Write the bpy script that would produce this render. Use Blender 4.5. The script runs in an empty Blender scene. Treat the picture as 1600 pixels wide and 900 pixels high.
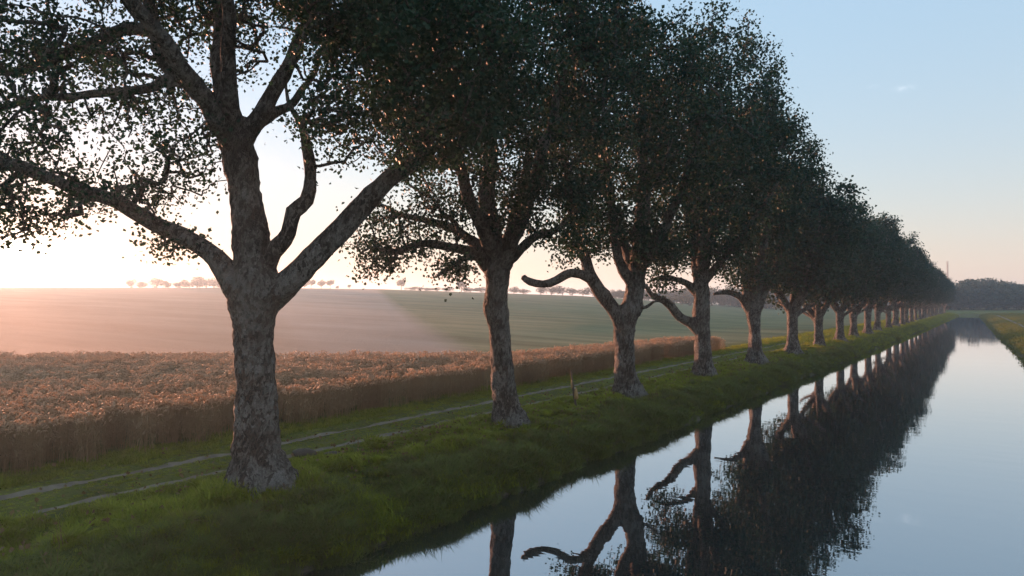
import bpy, math, random
import numpy as np
from mathutils import Vector, noise as mnoise

# ------------------------------------------------------------------ camera, sky, sun, exposure
scene = bpy.context.scene
R = math.radians
FPX, HOR, EYE = 1067.0, 472.0, 3.2          # focal length and horizon of the 1600 px photograph, eye height in metres
YAW = math.atan((1555 - 800) / FPX)
CA, SA = math.cos(YAW), math.sin(YAW)

cam_data = bpy.data.cameras.new('camera')
cam = bpy.data.objects.new('camera', cam_data)
scene.collection.objects.link(cam)
cam.location = (0, 0, EYE)
cam.rotation_euler = (R(90) + math.atan((HOR - 450) / FPX), 0, YAW)
cam_data.sensor_width = 36.0
cam_data.lens = 36.0 * FPX / 1600
cam_data.clip_start = 0.1
cam_data.clip_end = 6000
scene.camera = cam

SUN_EL = R(2.4)
SUN_AZ = YAW + math.atan(785 / FPX)         # angle left of +Y
SUN_DIR = Vector((-math.sin(SUN_AZ) * math.cos(SUN_EL), math.cos(SUN_AZ) * math.cos(SUN_EL), math.sin(SUN_EL)))

world = bpy.data.worlds.new('World')
scene.world = world
world.use_nodes = True
wn, wl = world.node_tree.nodes, world.node_tree.links
wn.clear()
def wnode(t, **k):
    n = wn.new(t)
    for a, b in k.items(): setattr(n, a, b)
    return n
def wmath(op, a, b=None):
    n = wnode('ShaderNodeMath', operation=op)
    for i, v in enumerate((a, b)):
        if v is None: continue
        if isinstance(v, (int, float)): n.inputs[i].default_value = v
        else: wl.new(v, n.inputs[i])
    return n.outputs[0]
sky = wnode('ShaderNodeTexSky', sky_type='NISHITA', sun_disc=False)
sky.sun_elevation = SUN_EL
sky.sun_rotation = -SUN_AZ
sky.altitude = 50
sky.air_density = 1.6
sky.dust_density = 0.35
sky.ozone_density = 3.0
tc = wnode('ShaderNodeTexCoord')
dot = wnode('ShaderNodeVectorMath', operation='DOT_PRODUCT')
wl.new(tc.outputs['Generated'], dot.inputs[0])
dot.inputs[1].default_value = SUN_DIR
ang = wmath('ARCCOSINE', wmath('MINIMUM', dot.outputs['Value'], 0.999999))
# bright aureole of the rising sun behind thin haze
core = wmath('MULTIPLY', wmath('EXPONENT', wmath('MULTIPLY', ang, -60.0)), 30.0)
halo = wmath('MULTIPLY', wmath('EXPONENT', wmath('MULTIPLY', ang, -4.5)), 0.5)
def wcolmul(fac, col):
    n = wnode('ShaderNodeVectorMath', operation='SCALE')
    n.inputs[0].default_value = col
    wl.new(fac, n.inputs['Scale'])
    return n.outputs[0]
def wadd(a, b):
    n = wnode('ShaderNodeVectorMath', operation='ADD')
    wl.new(a, n.inputs[0]); wl.new(b, n.inputs[1])
    return n.outputs[0]
# two little wisps of cloud high on the right
def px_dir(px, py):
    X, Y = (px - 800) / FPX, (HOR - py) / FPX
    return Vector((X * CA - SA, X * SA + CA, Y)).normalized()
wisps = None
for (px, py, w, amp) in ((1416, 136, 0.010, 0.15), (1368, 133, 0.006, 0.07)):
    sub = wnode('ShaderNodeVectorMath', operation='SUBTRACT')
    wl.new(tc.outputs['Generated'], sub.inputs[0]); sub.inputs[1].default_value = px_dir(px, py)
    mul = wnode('ShaderNodeVectorMath', operation='MULTIPLY')
    wl.new(sub.outputs[0], mul.inputs[0]); mul.inputs[1].default_value = (1 / w, 1 / w, 3.2 / w)
    ln = wnode('ShaderNodeVectorMath', operation='LENGTH'); wl.new(mul.outputs[0], ln.inputs[0])
    g = wmath('EXPONENT', wmath('MULTIPLY', wmath('POWER', ln.outputs['Value'], 2.0), -1.0))
    nz = wnode('ShaderNodeTexNoise'); nz.inputs['Scale'].default_value = 160; nz.inputs['Detail'].default_value = 5
    wl.new(tc.outputs['Generated'], nz.inputs['Vector'])
    m = wmath('MULTIPLY', wmath('MULTIPLY', g, wmath('MAXIMUM', wmath('SUBTRACT', nz.outputs[0], 0.36), 0.0)), amp * 5)
    wisps = m if wisps is None else wmath('ADD', wisps, m)
half_sky = wnode('ShaderNodeVectorMath', operation='SCALE'); wl.new(sky.outputs[0], half_sky.inputs[0]); half_sky.inputs['Scale'].default_value = 0.24
tot = wadd(half_sky.outputs[0], wcolmul(core, (1.0, 0.80, 0.62)))
tot = wadd(tot, wcolmul(halo, (1.0, 0.56, 0.54)))
# thin even veil of high haze over the whole sky, a little pinker low down
sepd = wnode('ShaderNodeSeparateXYZ'); wl.new(tc.outputs['Generated'], sepd.inputs[0])
low = wmath('EXPONENT', wmath('MULTIPLY', wmath('ABSOLUTE', sepd.outputs[2]), -6.0))
one = wmath('SUBTRACT', 1.0, low)
tot = wadd(tot, wadd(wcolmul(one, (0.475, 0.72, 0.96)), wcolmul(low, (1.06, 0.90, 0.77))))
tot = wadd(tot, wcolmul(wisps, (1.0, 0.93, 0.92)))
bg = wnode('ShaderNodeBackground'); bg.inputs['Strength'].default_value = 0.132
wl.new(tot, bg.inputs['Color'])
wo = wnode('ShaderNodeOutputWorld'); wl.new(bg.outputs[0], wo.inputs['Surface'])

sun_data = bpy.data.lights.new('sun', 'SUN')
sun_data.energy = 2.9
sun_data.angle = R(0.6)
sun_data.color = (1.0, 0.43, 0.26)
sun = bpy.data.objects.new('sun', sun_data)
scene.collection.objects.link(sun)
sun.location = (0, 0, 60)
sun.rotation_euler = (-SUN_DIR).to_track_quat('-Z', 'Y').to_euler()

scene.view_settings.view_transform = 'Standard'
scene.view_settings.look = 'None'
scene.view_settings.gamma = 1.0
scene.view_settings.use_curve_mapping = False
scene.view_settings.exposure = 2.52
cy = scene.cycles
cy.max_bounces = 7; cy.diffuse_bounces = 4; cy.glossy_bounces = 2; cy.transmission_bounces = 3
cy.volume_bounces = 1; cy.transparent_max_bounces = 6
cy.caustics_reflective = False; cy.caustics_refractive = False
cy.sample_clamp_indirect = 4.0
cy.use_denoising = True
cy.use_adaptive_sampling = True
cy.adaptive_threshold = 0.004

HAZE_DENSITY = 0.00065
HAZE_TOP = 20.5

# ------------------------------------------------------------------ helpers
COL = scene.collection
rng = np.random.default_rng(7)
random.seed(7)

def to_xy(px, py, z=0.0):
    """photo pixel on a level at height z -> ground position (x right of canal axis, y along it)"""
    Z = FPX * (EYE - z) / (py - HOR); X = (px - 800) / FPX * Z
    return X * CA - Z * SA, X * SA + Z * CA
def cam_xy(X, Z):
    return X * CA - Z * SA, X * SA + Z * CA
def sstep(a, b, x):
    t = np.clip((np.asarray(x, float) - a) / (b - a), 0, 1); return t * t * (3 - 2 * t)

def vnoise(x, y, seed=0):
    x = np.asarray(x, float); y = np.asarray(y, float)
    xi, yi = np.floor(x).astype(np.int64), np.floor(y).astype(np.int64)
    fx, fy = x - xi, y - yi
    fx, fy = fx * fx * (3 - 2 * fx), fy * fy * (3 - 2 * fy)
    def h(a, b):
        v = np.sin(a * 127.1 + b * 311.7 + seed * 74.7) * 43758.5453
        return v - np.floor(v)
    return (h(xi, yi) * (1 - fx) + h(xi + 1, yi) * fx) * (1 - fy) + (h(xi, yi + 1) * (1 - fx) + h(xi + 1, yi + 1) * fx) * fy - 0.5

def mesh_np(name, V, F, mats=(), midx=None, smooth=False):
    """V (n,3); F list of int arrays (m,k)"""
    me = bpy.data.meshes.new(name)
    V = np.asarray(V, np.float32)
    F = [np.asarray(f, np.int32) for f in F if len(f)]
    me.vertices.add(len(V)); me.vertices.foreach_set('co', V.ravel())
    loops = np.concatenate([f.ravel() for f in F]); sizes = np.concatenate([np.full(len(f), f.shape[1], np.int32) for f in F])
    me.loops.add(len(loops)); me.loops.foreach_set('vertex_index', loops)
    me.polygons.add(len(sizes))
    me.polygons.foreach_set('loop_start', np.concatenate([[0], np.cumsum(sizes)[:-1]]).astype(np.int32))
    me.polygons.foreach_set('loop_total', sizes)
    if midx is not None: me.polygons.foreach_set('material_index', np.asarray(midx, np.int32))
    if smooth: me.polygons.foreach_set('use_smooth', np.ones(len(sizes), bool))
    me.update(calc_edges=True); me.validate()
    for m in mats: me.materials.append(m)
    return me

def add(name, me, parent=None, loc=None, rotz=0.0, scale=1.0):
    o = bpy.data.objects.new(name, me); COL.objects.link(o)
    if parent is not None: o.parent = parent
    if loc is not None: o.location = loc
    if rotz: o.rotation_euler = (0, 0, rotz)
    if scale != 1.0: o.scale = (scale,) * 3 if not hasattr(scale, '__len__') else scale
    return o
def tag(o, label=None, cat=None, group=None, kind=None):
    for k, v in (('label', label), ('category', cat), ('group', group), ('kind', kind)):
        if v: o[k] = v
    return o

class MB:
    def __init__(s): s.V, s.F, s.n, s.M = [], {}, 0, {}
    def add(s, V, F, m=0):
        V = np.asarray(V, float); s.V.append(V)
        F = np.asarray(F, np.int64) + s.n
        s.F.setdefault(F.shape[1], []).append(F); s.M.setdefault(F.shape[1], []).append(np.full(len(F), m)); s.n += len(V)
    def mesh(s, name, mats, smooth=False):
        F = [np.concatenate(s.F[k]) for k in s.F]; mi = np.concatenate([np.concatenate(s.M[k]) for k in s.F])
        return mesh_np(name, np.concatenate(s.V), F, mats, mi, smooth)

def tube(mb, P, rad, sides=8, knob=0.0, kscale=2.5, flare=None, seed=0, cap=True, m=0):
    P = np.asarray(P, float); n = len(P)
    T = np.gradient(P, axis=0); T /= np.linalg.norm(T, axis=1)[:, None] + 1e-9
    u = np.cross(T[0], (0.31, 0.95, 0.05)); u /= np.linalg.norm(u)
    th = np.linspace(0, 2 * np.pi, sides, endpoint=False)
    rings = np.zeros((n, sides, 3))
    for i in range(n):
        u = u - T[i] * np.dot(u, T[i]); u /= np.linalg.norm(u) + 1e-9
        v = np.cross(T[i], u)
        d = np.cos(th)[:, None] * u + np.sin(th)[:, None] * v
        r = np.full(sides, rad[i])
        if flare: r = r * (1 + flare(i, th))
        if knob:
            for j in range(sides):
                q = P[i] + d[j] * rad[i]
                r[j] *= 1 + knob * (mnoise.noise(Vector(q * kscale) + Vector((seed * 3.1, 0, 0))) + 0.6 * mnoise.noise(Vector(q * kscale * 3.1)) + 0.6 * mnoise.noise(Vector(q * kscale * 6.3)))
        rings[i] = P[i] + d * r[:, None]
    idx = np.arange(n * sides).reshape(n, sides)
    a, b = idx[:-1], idx[1:]
    F = np.stack([a, np.roll(a, -1, 1), np.roll(b, -1, 1), b], -1).reshape(-1, 4)
    mb.add(rings.reshape(-1, 3), F, m)
    if cap:
        mb.add(np.vstack([rings[-1], P[-1] + T[-1] * rad[-1] * 0.5]), [[j, (j + 1) % sides, sides] for j in range(sides)], m)

def spline(pts, step):
    """Catmull-Rom through rows (x,y,z,r)"""
    p = np.asarray(pts, float)
    p = np.vstack([2 * p[0] - p[1], p, 2 * p[-1] - p[-2]])
    out = []
    for i in range(1, len(p) - 2):
        L = np.linalg.norm(p[i + 1, :3] - p[i, :3]); k = max(2, int(L / step))
        t = (np.arange(k) / k)[:, None]
        out.append(0.5 * (2 * p[i] + (p[i + 1] - p[i - 1]) * t + (2 * p[i - 1] - 5 * p[i] + 4 * p[i + 1] - p[i + 2]) * t ** 2 + (3 * p[i] - p[i - 1] - 3 * p[i + 1] + p[i + 2]) * t ** 3))
    out.append(p[-2][None])
    return np.vstack(out)

# ------------------------------------------------------------------ materials
def material(name):
    m = bpy.data.materials.new(name); m.use_nodes = True
    return m, m.node_tree.nodes, m.node_tree.links, m.node_tree.nodes['Principled BSDF']
def nd(n, t, **k):
    x = n.new(t)
    for a, b in k.items(): setattr(x, a, b)
    return x
def ramp(n, l, src, stops):
    r = n.new('ShaderNodeValToRGB'); e = r.color_ramp.elements
    while len(e) > 1: e.remove(e[-1])
    e[0].position, e[0].color = stops[0][0], (*stops[0][1], 1)
    for p, c in stops[1:]:
        q = e.new(p); q.color = (*c, 1)
    l.new(src, r.inputs[0]); return r.outputs[0]
def noise_tex(n, l, vec, scale, detail=4, rough=0.55):
    t = n.new('ShaderNodeTexNoise'); t.inputs['Scale'].default_value = scale; t.inputs['Detail'].default_value = detail; t.inputs['Roughness'].default_value = rough
    if vec is not None: l.new(vec, t.inputs['Vector'])
    return t.outputs[0]
def mix_col(n, l, fac, a, b, mode='MIX'):
    x = n.new('ShaderNodeMix'); x.data_type = 'RGBA'; x.blend_type = mode
    for s, v in ((x.inputs[0], fac), (x.inputs[6], a), (x.inputs[7], b)):
        if hasattr(v, 'is_output'): l.new(v, s)
        elif isinstance(v, (int, float)): s.default_value = v
        else: s.default_value = (*v, 1)
    return x.outputs[2]
def bump(n, l, h, b, strength=0.5, dist=0.05):
    x = n.new('ShaderNodeBump'); x.inputs['Strength'].default_value = strength; x.inputs['Distance'].default_value = dist
    l.new(h, x.inputs['Height']); l.new(x.outputs[0], b.inputs['Normal'])

def leafy(name, stops, trans, tfac=0.35, rough=0.55, patch=None, vary=0.12):
    """diffuse blades that let light through; colour varies from clump to clump"""
    m, n, l, b = material(name)
    oi = nd(n, 'ShaderNodeObjectInfo'); geo = nd(n, 'ShaderNodeNewGeometry')
    nz = noise_tex(n, l, geo.outputs['Position'], 0.9 if patch is None else patch, 5, 0.65)
    ri = nd(n, 'ShaderNodeMath', operation='MULTIPLY_ADD'); l.new(geo.outputs['Random Per Island'], ri.inputs[0]); ri.inputs[1].default_value = 0.35
    sub = nd(n, 'ShaderNodeMath', operation='SUBTRACT'); l.new(nz, sub.inputs[0]); sub.inputs[1].default_value = 0.175 + vary / 2
    vr = nd(n, 'ShaderNodeMath', operation='MULTIPLY_ADD'); l.new(oi.outputs['Random'], vr.inputs[0]); vr.inputs[1].default_value = vary; l.new(sub.outputs[0], vr.inputs[2])
    l.new(vr.outputs[0], ri.inputs[2])
    c = ramp(n, l, ri.outputs[0], stops)
    l.new(c, b.inputs['Base Color']); b.inputs['Roughness'].default_value = rough
    b.inputs['Specular IOR Level'].default_value = 0.08
    tr = nd(n, 'ShaderNodeBsdfTranslucent'); tr.inputs['Color'].default_value = (*trans, 1)
    mx = nd(n, 'ShaderNodeMixShader'); mx.inputs[0].default_value = tfac
    l.new(b.outputs[0], mx.inputs[1]); l.new(tr.outputs[0], mx.inputs[2])
    l.new(mx.outputs[0], n['Material Output'].inputs['Surface'])
    return m

M_LEAF = leafy('plane_leaf', [(0.25, (0.018, 0.038, 0.025)), (0.55, (0.030, 0.060, 0.037)), (0.8, (0.048, 0.084, 0.048))], (0.030, 0.075, 0.035), 0.16)
M_FAR = leafy('far_foliage', [(0.25, (0.018, 0.036, 0.024)), (0.6, (0.030, 0.056, 0.036)), (0.85, (0.045, 0.072, 0.045))], (0.04, 0.07, 0.035), 0.2, patch=0.15)
M_GRASS = leafy('bank_grass', [(0.16, (0.15, 0.11, 0.045)), (0.34, (0.125, 0.140, 0.020)), (0.52, (0.205, 0.230, 0.022)), (0.75, (0.31, 0.33, 0.045))], (0.28, 0.32, 0.025), 0.35, patch=0.8, vary=.3)
M_LONG = leafy('long_grass', [(0.2, (0.17, 0.135, 0.06)), (0.42, (0.095, 0.120, 0.030)), (0.75, (0.17, 0.190, 0.050))], (0.18, 0.21, 0.04), 0.3, patch=1.1, vary=.3)
M_STRAW = leafy('wheat_straw', [(0.25, (0.30, 0.21, 0.115)), (0.55, (0.42, 0.31, 0.18)), (0.8, (0.50, 0.38, 0.23))], (0.50, 0.34, 0.18), 0.4, patch=0.4)
M_EAR = leafy('wheat_ear', [(0.25, (0.50, 0.37, 0.24)), (0.55, (0.62, 0.47, 0.32)), (0.8, (0.70, 0.55, 0.39))], (0.68, 0.48, 0.30), 0.45, patch=0.4)

def make_bark():
    m, n, l, b = material('plane_bark')
    tc = nd(n, 'ShaderNodeTexCoord'); mp = nd(n, 'ShaderNodeMapping'); l.new(tc.outputs['Object'], mp.inputs[0])
    mp.inputs['Scale'].default_value = (1, 1, 0.45)
    warp = noise_tex(n, l, mp.outputs[0], 9, 4, 0.65)
    ad = nd(n, 'ShaderNodeMixRGB', blend_type='ADD'); ad.inputs[0].default_value = 0.22
    l.new(mp.outputs[0], ad.inputs[1]); l.new(warp, ad.inputs[2])
    vo = nd(n, 'ShaderNodeTexVoronoi'); vo.inputs['Scale'].default_value = 25; l.new(ad.outputs[0], vo.inputs['Vector'])
    sep = nd(n, 'ShaderNodeSeparateColor'); l.new(vo.outputs['Color'], sep.inputs[0])
    big = noise_tex(n, l, tc.outputs['Object'], 1.6, 5, 0.6)
    s = nd(n, 'ShaderNodeMath', operation='MULTIPLY_ADD'); l.new(big, s.inputs[0]); s.inputs[1].default_value = 1.1; 
    k = nd(n, 'ShaderNodeMath', operation='MULTIPLY'); l.new(sep.outputs[0], k.inputs[0]); k.inputs[1].default_value = 0.40
    l.new(k.outputs[0], s.inputs[2])
    plates = ramp(n, l, s.outputs[0], [(0.40, (0.058, 0.051, 0.044)), (0.62, (0.094, 0.083, 0.071)), (0.72, (0.16, 0.146, 0.125)), (0.82, (0.26, 0.245, 0.22)), (1.0, (0.38, 0.365, 0.335))])
    fine = noise_tex(n, l, tc.outputs['Object'], 38, 5, 0.7)
    col = mix_col(n, l, 0.75, plates, ramp(n, l, fine, [(0.3, (0.35, 0.33, 0.3)), (0.65, (1, 1, 1))]), 'MULTIPLY')
    l.new(col, b.inputs['Base Color']); b.inputs['Roughness'].default_value = 0.9; b.inputs['Specular IOR Level'].default_value = 0.15
    h = nd(n, 'ShaderNodeMath', operation='MULTIPLY_ADD'); l.new(fine, h.inputs[0]); h.inputs[1].default_value = 0.7; l.new(vo.outputs['Distance'], h.inputs[2])
    bump(n, l, h.outputs[0], b, 1.0, 0.10)
    return m
M_BARK = make_bark()

def make_ground():
    m, n, l, b = material('land')
    geo = nd(n, 'ShaderNodeNewGeometry'); pos = geo.outputs['Position']
    sep = nd(n, 'ShaderNodeSeparateXYZ'); l.new(pos, sep.inputs[0])
    at = nd(n, 'ShaderNodeAttribute'); at.attribute_name = 'zone'        # r: stubble, g: green pasture, b: bare soil
    zc = nd(n, 'ShaderNodeSeparateColor'); l.new(at.outputs['Color'], zc.inputs[0])
    big = noise_tex(n, l, pos, 0.05, 5, 0.6); mid = noise_tex(n, l, pos, 0.8, 5, 0.6); fine = noise_tex(n, l, pos, 9, 5, 0.7)
    turf = ramp(n, l, mid, [(0.3, (0.075, 0.080, 0.024)), (0.55, (0.115, 0.135, 0.024)), (0.8, (0.17, 0.175, 0.045))])
    # hayfield with mown swaths running across the slope
    mp = nd(n, 'ShaderNodeMapping'); l.new(pos, mp.inputs[0]); mp.inputs['Rotation'].default_value = (0, 0, R(-26)); mp.inputs['Scale'].default_value = (0.035, 0.30, 1)
    sw = noise_tex(n, l, mp.outputs[0], 1.0, 4, 0.6)
    hay = ramp(n, l, sw, [(0.32, (0.095, 0.108, 0.046)), (0.5, (0.165, 0.170, 0.078)), (0.68, (0.25, 0.235, 0.12))])
    mp2 = nd(n, 'ShaderNodeMapping'); l.new(pos, mp2.inputs[0]); mp2.inputs['Rotation'].default_value = (0, 0, R(58)); mp2.inputs['Scale'].default_value = (0.02, 0.18, 1)
    st = noise_tex(n, l, mp2.outputs[0], 1.0, 4, 0.6)
    stub = ramp(n, l, st, [(0.3, (0.25, 0.175, 0.115)), (0.7, (0.36, 0.265, 0.185))])
    def side_of(a0, k):
        d = nd(n, 'ShaderNodeVectorMath', operation='DOT_PRODUCT'); l.new(pos, d.inputs[0])
        d.inputs[1].default_value = (CA - k * SA, SA + k * CA, 0)
        q = nd(n, 'ShaderNodeMath', operation='MULTIPLY_ADD'); l.new(mid, q.inputs[0]); q.inputs[1].default_value = 1.5; l.new(d.outputs['Value'], q.inputs[2])
        w = nd(n, 'ShaderNodeMapRange'); l.new(q.outputs[0], w.inputs[0])
        w.inputs['From Min'].default_value = 36 * k - a0 + 2.2; w.inputs['From Max'].default_value = 36 * k - a0 - 0.6
        return w.outputs[0]
    border = side_of(1.4, 0.222); inner = side_of(10.5, 0.385)
    pale = ramp(n, l, st, [(0.3, (0.33, 0.235, 0.17)), (0.7, (0.43, 0.32, 0.245))])
    stub = mix_col(n, l, inner, pale, stub)
    fld = nd(n, 'ShaderNodeMath', operation='MULTIPLY'); l.new(zc.outputs[0], fld.inputs[0]); l.new(border, fld.inputs[1])
    soil = ramp(n, l, fine, [(0.3, (0.10, 0.085, 0.06)), (0.7, (0.20, 0.17, 0.13))])
    c = mix_col(n, l, zc.outputs[1], turf, hay); c = mix_col(n, l, fld.outputs[0], c, stub); c = mix_col(n, l, zc.outputs[2], c, soil)
    c = mix_col(n, l, 0.35, c, ramp(n, l, fine, [(0.3, (0.55, 0.55, 0.55)), (0.7, (1, 1, 1))]), 'MULTIPLY')
    c = mix_col(n, l, 0.3, c, ramp(n, l, big, [(0.35, (0.7, 0.7, 0.7)), (0.65, (1, 1, 1))]), 'MULTIPLY')
    l.new(c, b.inputs['Base Color']); b.inputs['Roughness'].default_value = 0.95; b.inputs['Specular IOR Level'].default_value = 0.1
    h = nd(n, 'ShaderNodeMath', operation='MULTIPLY_ADD'); l.new(mid, h.inputs[0]); h.inputs[1].default_value = 2.0; l.new(fine, h.inputs[2])
    bump(n, l, h.outputs[0], b, 0.8, 0.12)
    return m
M_LAND = make_ground()

def make_water():
    m, n, l, b = material('canal_water')
    geo = nd(n, 'ShaderNodeNewGeometry'); mp = nd(n, 'ShaderNodeMapping'); l.new(geo.outputs['Position'], mp.inputs[0])
    mp.inputs['Rotation'].default_value = (0, 0, YAW); mp.inputs['Scale'].default_value = (0.55, 1.5, 1)
    a = noise_tex(n, l, mp.outputs[0], 1.3, 3, 0.5); c = noise_tex(n, l, mp.outputs[0], 0.25, 2, 0.5)
    h = nd(n, 'ShaderNodeMath', operation='MULTIPLY'); l.new(a, h.inputs[0]); l.new(c, h.inputs[1])
    b.inputs['Base Color'].default_value = (0.014, 0.022, 0.022, 1); b.inputs['Roughness'].default_value = 0.02
    b.inputs['IOR'].default_value = 1.33; b.inputs['Specular IOR Level'].default_value = 0.0
    bump(n, l, h.outputs[0], b, 0.14, 0.03)
    gl = nd(n, 'ShaderNodeBsdfGlossy'); gl.inputs['Color'].default_value = (0.93, 0.96, 1.0, 1); gl.inputs['Roughness'].default_value = 0.015
    nb = b.inputs['Normal'].links[0].from_socket; l.new(nb, gl.inputs['Normal'])
    fr = nd(n, 'ShaderNodeFresnel'); fr.inputs['IOR'].default_value = 1.33; l.new(nb, fr.inputs['Normal'])
    fa = nd(n, 'ShaderNodeMath', operation='ADD', use_clamp=True); l.new(fr.outputs[0], fa.inputs[0]); fa.inputs[1].default_value = 0.36
    mx = nd(n, 'ShaderNodeMixShader'); l.new(fa.outputs[0], mx.inputs[0]); l.new(b.outputs[0], mx.inputs[1]); l.new(gl.outputs[0], mx.inputs[2])
    l.new(mx.outputs[0], n['Material Output'].inputs['Surface'])
    return m
M_WATER = make_water()

def plain(name, c1, c2, scale=20, rough=0.85, bs=0.4, bd=0.01):
    m, n, l, b = material(name); tc = nd(n, 'ShaderNodeTexCoord')
    f = noise_tex(n, l, tc.outputs['Object'], scale, 5, 0.65)
    l.new(ramp(n, l, f, [(0.3, c1), (0.7, c2)]), b.inputs['Base Color']); b.inputs['Roughness'].default_value = rough
    bump(n, l, f, b, bs, bd); return m
M_RUT = plain('rut_earth', (0.10, 0.078, 0.05), (0.21, 0.172, 0.12), 2.5)
M_WOOD = plain('weathered_wood', (0.045, 0.032, 0.022), (0.10, 0.07, 0.045), 30)
M_RUST = plain('split_wood', (0.26, 0.15, 0.06), (0.46, 0.30, 0.13), 25)
M_NAIL = plain('pale_tag', (0.6, 0.58, 0.55), (0.8, 0.78, 0.75), 30)
M_STEEL = plain('mast_steel', (0.22, 0.12, 0.11), (0.32, 0.2, 0.18), 1)

# ------------------------------------------------------------------ the land: one sheet with bank, track, fields, hill
WATER_Z, ROW_X = -0.72, -10.5
RUTS = (-12.1, -13.35)
CANAL_END = 243.0
def left_edge(y):
    return -8.1 - 0.7 * sstep(40, 245, y) + 0.22 * vnoise(y * 0.55, 0 * y, 3) + 0.16 * vnoise(y * 1.7, 0 * y, 4)
def right_edge(y):
    return np.interp(y, [-100, 30, 57, 76, 93, 146, 245], [2.2, 1.8, 1.5, 1.0, 0.4, -1.05, -4.0]) + 0.25 * vnoise(y * 0.4, 0 * y, 8)
_ridge_u = [(p - 800) / FPX for p in (-400, 0, 450, 600, 750, 900, 1000, 1100, 1200)]
_ridge_z = [EYE + (HOR - p) * 330 / FPX for p in (448, 449, 450, 452, 457, 462, 468, 474, 480)]
_ridge_z[-1] = 0.0
_ridge_z[-2] = 1.8
def land_z(x, y):
    x = np.asarray(x, float); y = np.asarray(y, float)
    xl, xr = left_edge(y), right_edge(y)
    s = np.maximum(np.maximum(xl - x, x - xr), (y - CANAL_END))
    z = np.interp(s, [-2.5, -0.5, 0.0, 0.22, 0.7, 1.5, 2.3, 3.2], [-2.0, -1.5, -0.80, -0.50, -0.30, -0.13, -0.03, 0.0])
    near = np.exp(-np.maximum(np.hypot(x, y) - 60, 0) / 60)
    land = sstep(0.0, 0.5, s)
    z = z + land * near * (0.12 * vnoise(x * 0.9, y * 0.7, 1) * (0.12 + sstep(-11.7, -10.9, x)) + 0.22 * vnoise(x * 2.1, y * 1.5, 2) * sstep(-11.6, -10.6, x) + 0.04 * vnoise(x * 4.5, y * 4.5, 6) * (0.2 + sstep(-11.7, -10.9, x))) * sstep(-14.8, -13.9, x + 0 * y)
    for r in RUTS:
        z = z - 0.07 * np.exp(-((x - r - 0.07 * vnoise(y * 0.05, 0 * y, 5)) / 0.17) ** 2) * sstep(0, 5, -x)
    X, Z = x * CA + y * SA, -x * SA + y * CA
    u = X / np.maximum(Z, 1.0)
    A = np.interp(u, _ridge_u, _ridge_z)
    side = sstep(-15, -40, x)
    rise = sstep(28, 330, Z) * 0.55 + 0.45 * np.clip((Z - 34) / 296, 0, 1)
    z = z + side * A * rise * (1 - 0.55 * sstep(340, 700, Z))
    z = z - side * 0.08 * np.exp(-((Z - 45) / 14) ** 2)
    z = z + 15.5 * sstep(0.56, 0.72, u) * sstep(330, 470, Z) * sstep(30, 60, x - 0 * y + 60)
    return z

def axis(segs):
    out = []
    for a, b, st in segs: out += list(np.arange(a, b, st))
    return np.array(out + [segs[-1][1]])
gx = axis([(-1500, -600, 100), (-600, -200, 20), (-200, -40, 5), (-40, -15, 1.0), (-15, -6.6, 0.14), (-6.6, -4, 0.6), (-4, 6, 0.25), (6, 20, 2), (20, 200, 12), (200, 600, 40), (600, 1500, 150)])
gy = axis([(-300, -30, 30), (-30, 0, 1.5), (0, 50, 0.3), (50, 120, 0.9), (120, 250, 2), (250, 600, 12), (600, 1500, 75)])
GX, GY = np.meshgrid(gx, gy)
GZ = land_z(GX, GY)
nx, ny = len(gx), len(gy)
idx = np.arange(nx * ny).reshape(ny, nx)
F = np.stack([idx[:-1, :-1], idx[:-1, 1:], idx[1:, 1:], idx[1:, :-1]], -1).reshape(-1, 4)
land_me = mesh_np('land', np.stack([GX, GY, GZ], -1).reshape(-1, 3), [F], [M_LAND], smooth=True)
XC, ZC = GX * CA + GY * SA, -GX * SA + GY * CA
bx = -1.4 - 33.6 * (ZC - 36) / 143 * 1.0                       # border between stubble and hayfield
stub = sstep(-16, -19, GX) * sstep(25, 30, ZC)
hay = sstep(-16, -17, GX)
green_r = sstep(6, 9, GX) * 0.5
soil = sstep(0.25, 0.05, GZ - (WATER_Z - 0.02)) * sstep(-30, -10, -np.abs(GX))
colr = np.zeros((ny * nx, 4), np.float32); colr[:, 3] = 1
colr[:, 0] = stub.ravel(); colr[:, 1] = np.maximum(hay, green_r).ravel(); colr[:, 2] = np.clip(soil, 0, 1).ravel()
ca = land_me.color_attributes.new('zone', 'FLOAT_COLOR', 'POINT'); ca.data.foreach_set('color', colr.ravel())
tag(add('ground', land_me), 'grassy canal bank and rolling fields', kind='structure')

# water sheet
wy = axis([(-60, 40, 4), (40, 246, 10)])
wv = np.array([[x, y, WATER_Z] for y in wy for x in (-9.6, -3.0, 4.0)])
wf = [[r * 3 + c, r * 3 + c + 1, r * 3 + c + 4, r * 3 + c + 3] for r in range(len(wy) - 1) for c in range(2)]
tag(add('water', mesh_np('water', wv, [np.array(wf)], [M_WATER])), 'still canal water mirroring the trees and sky', kind='structure')

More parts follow.
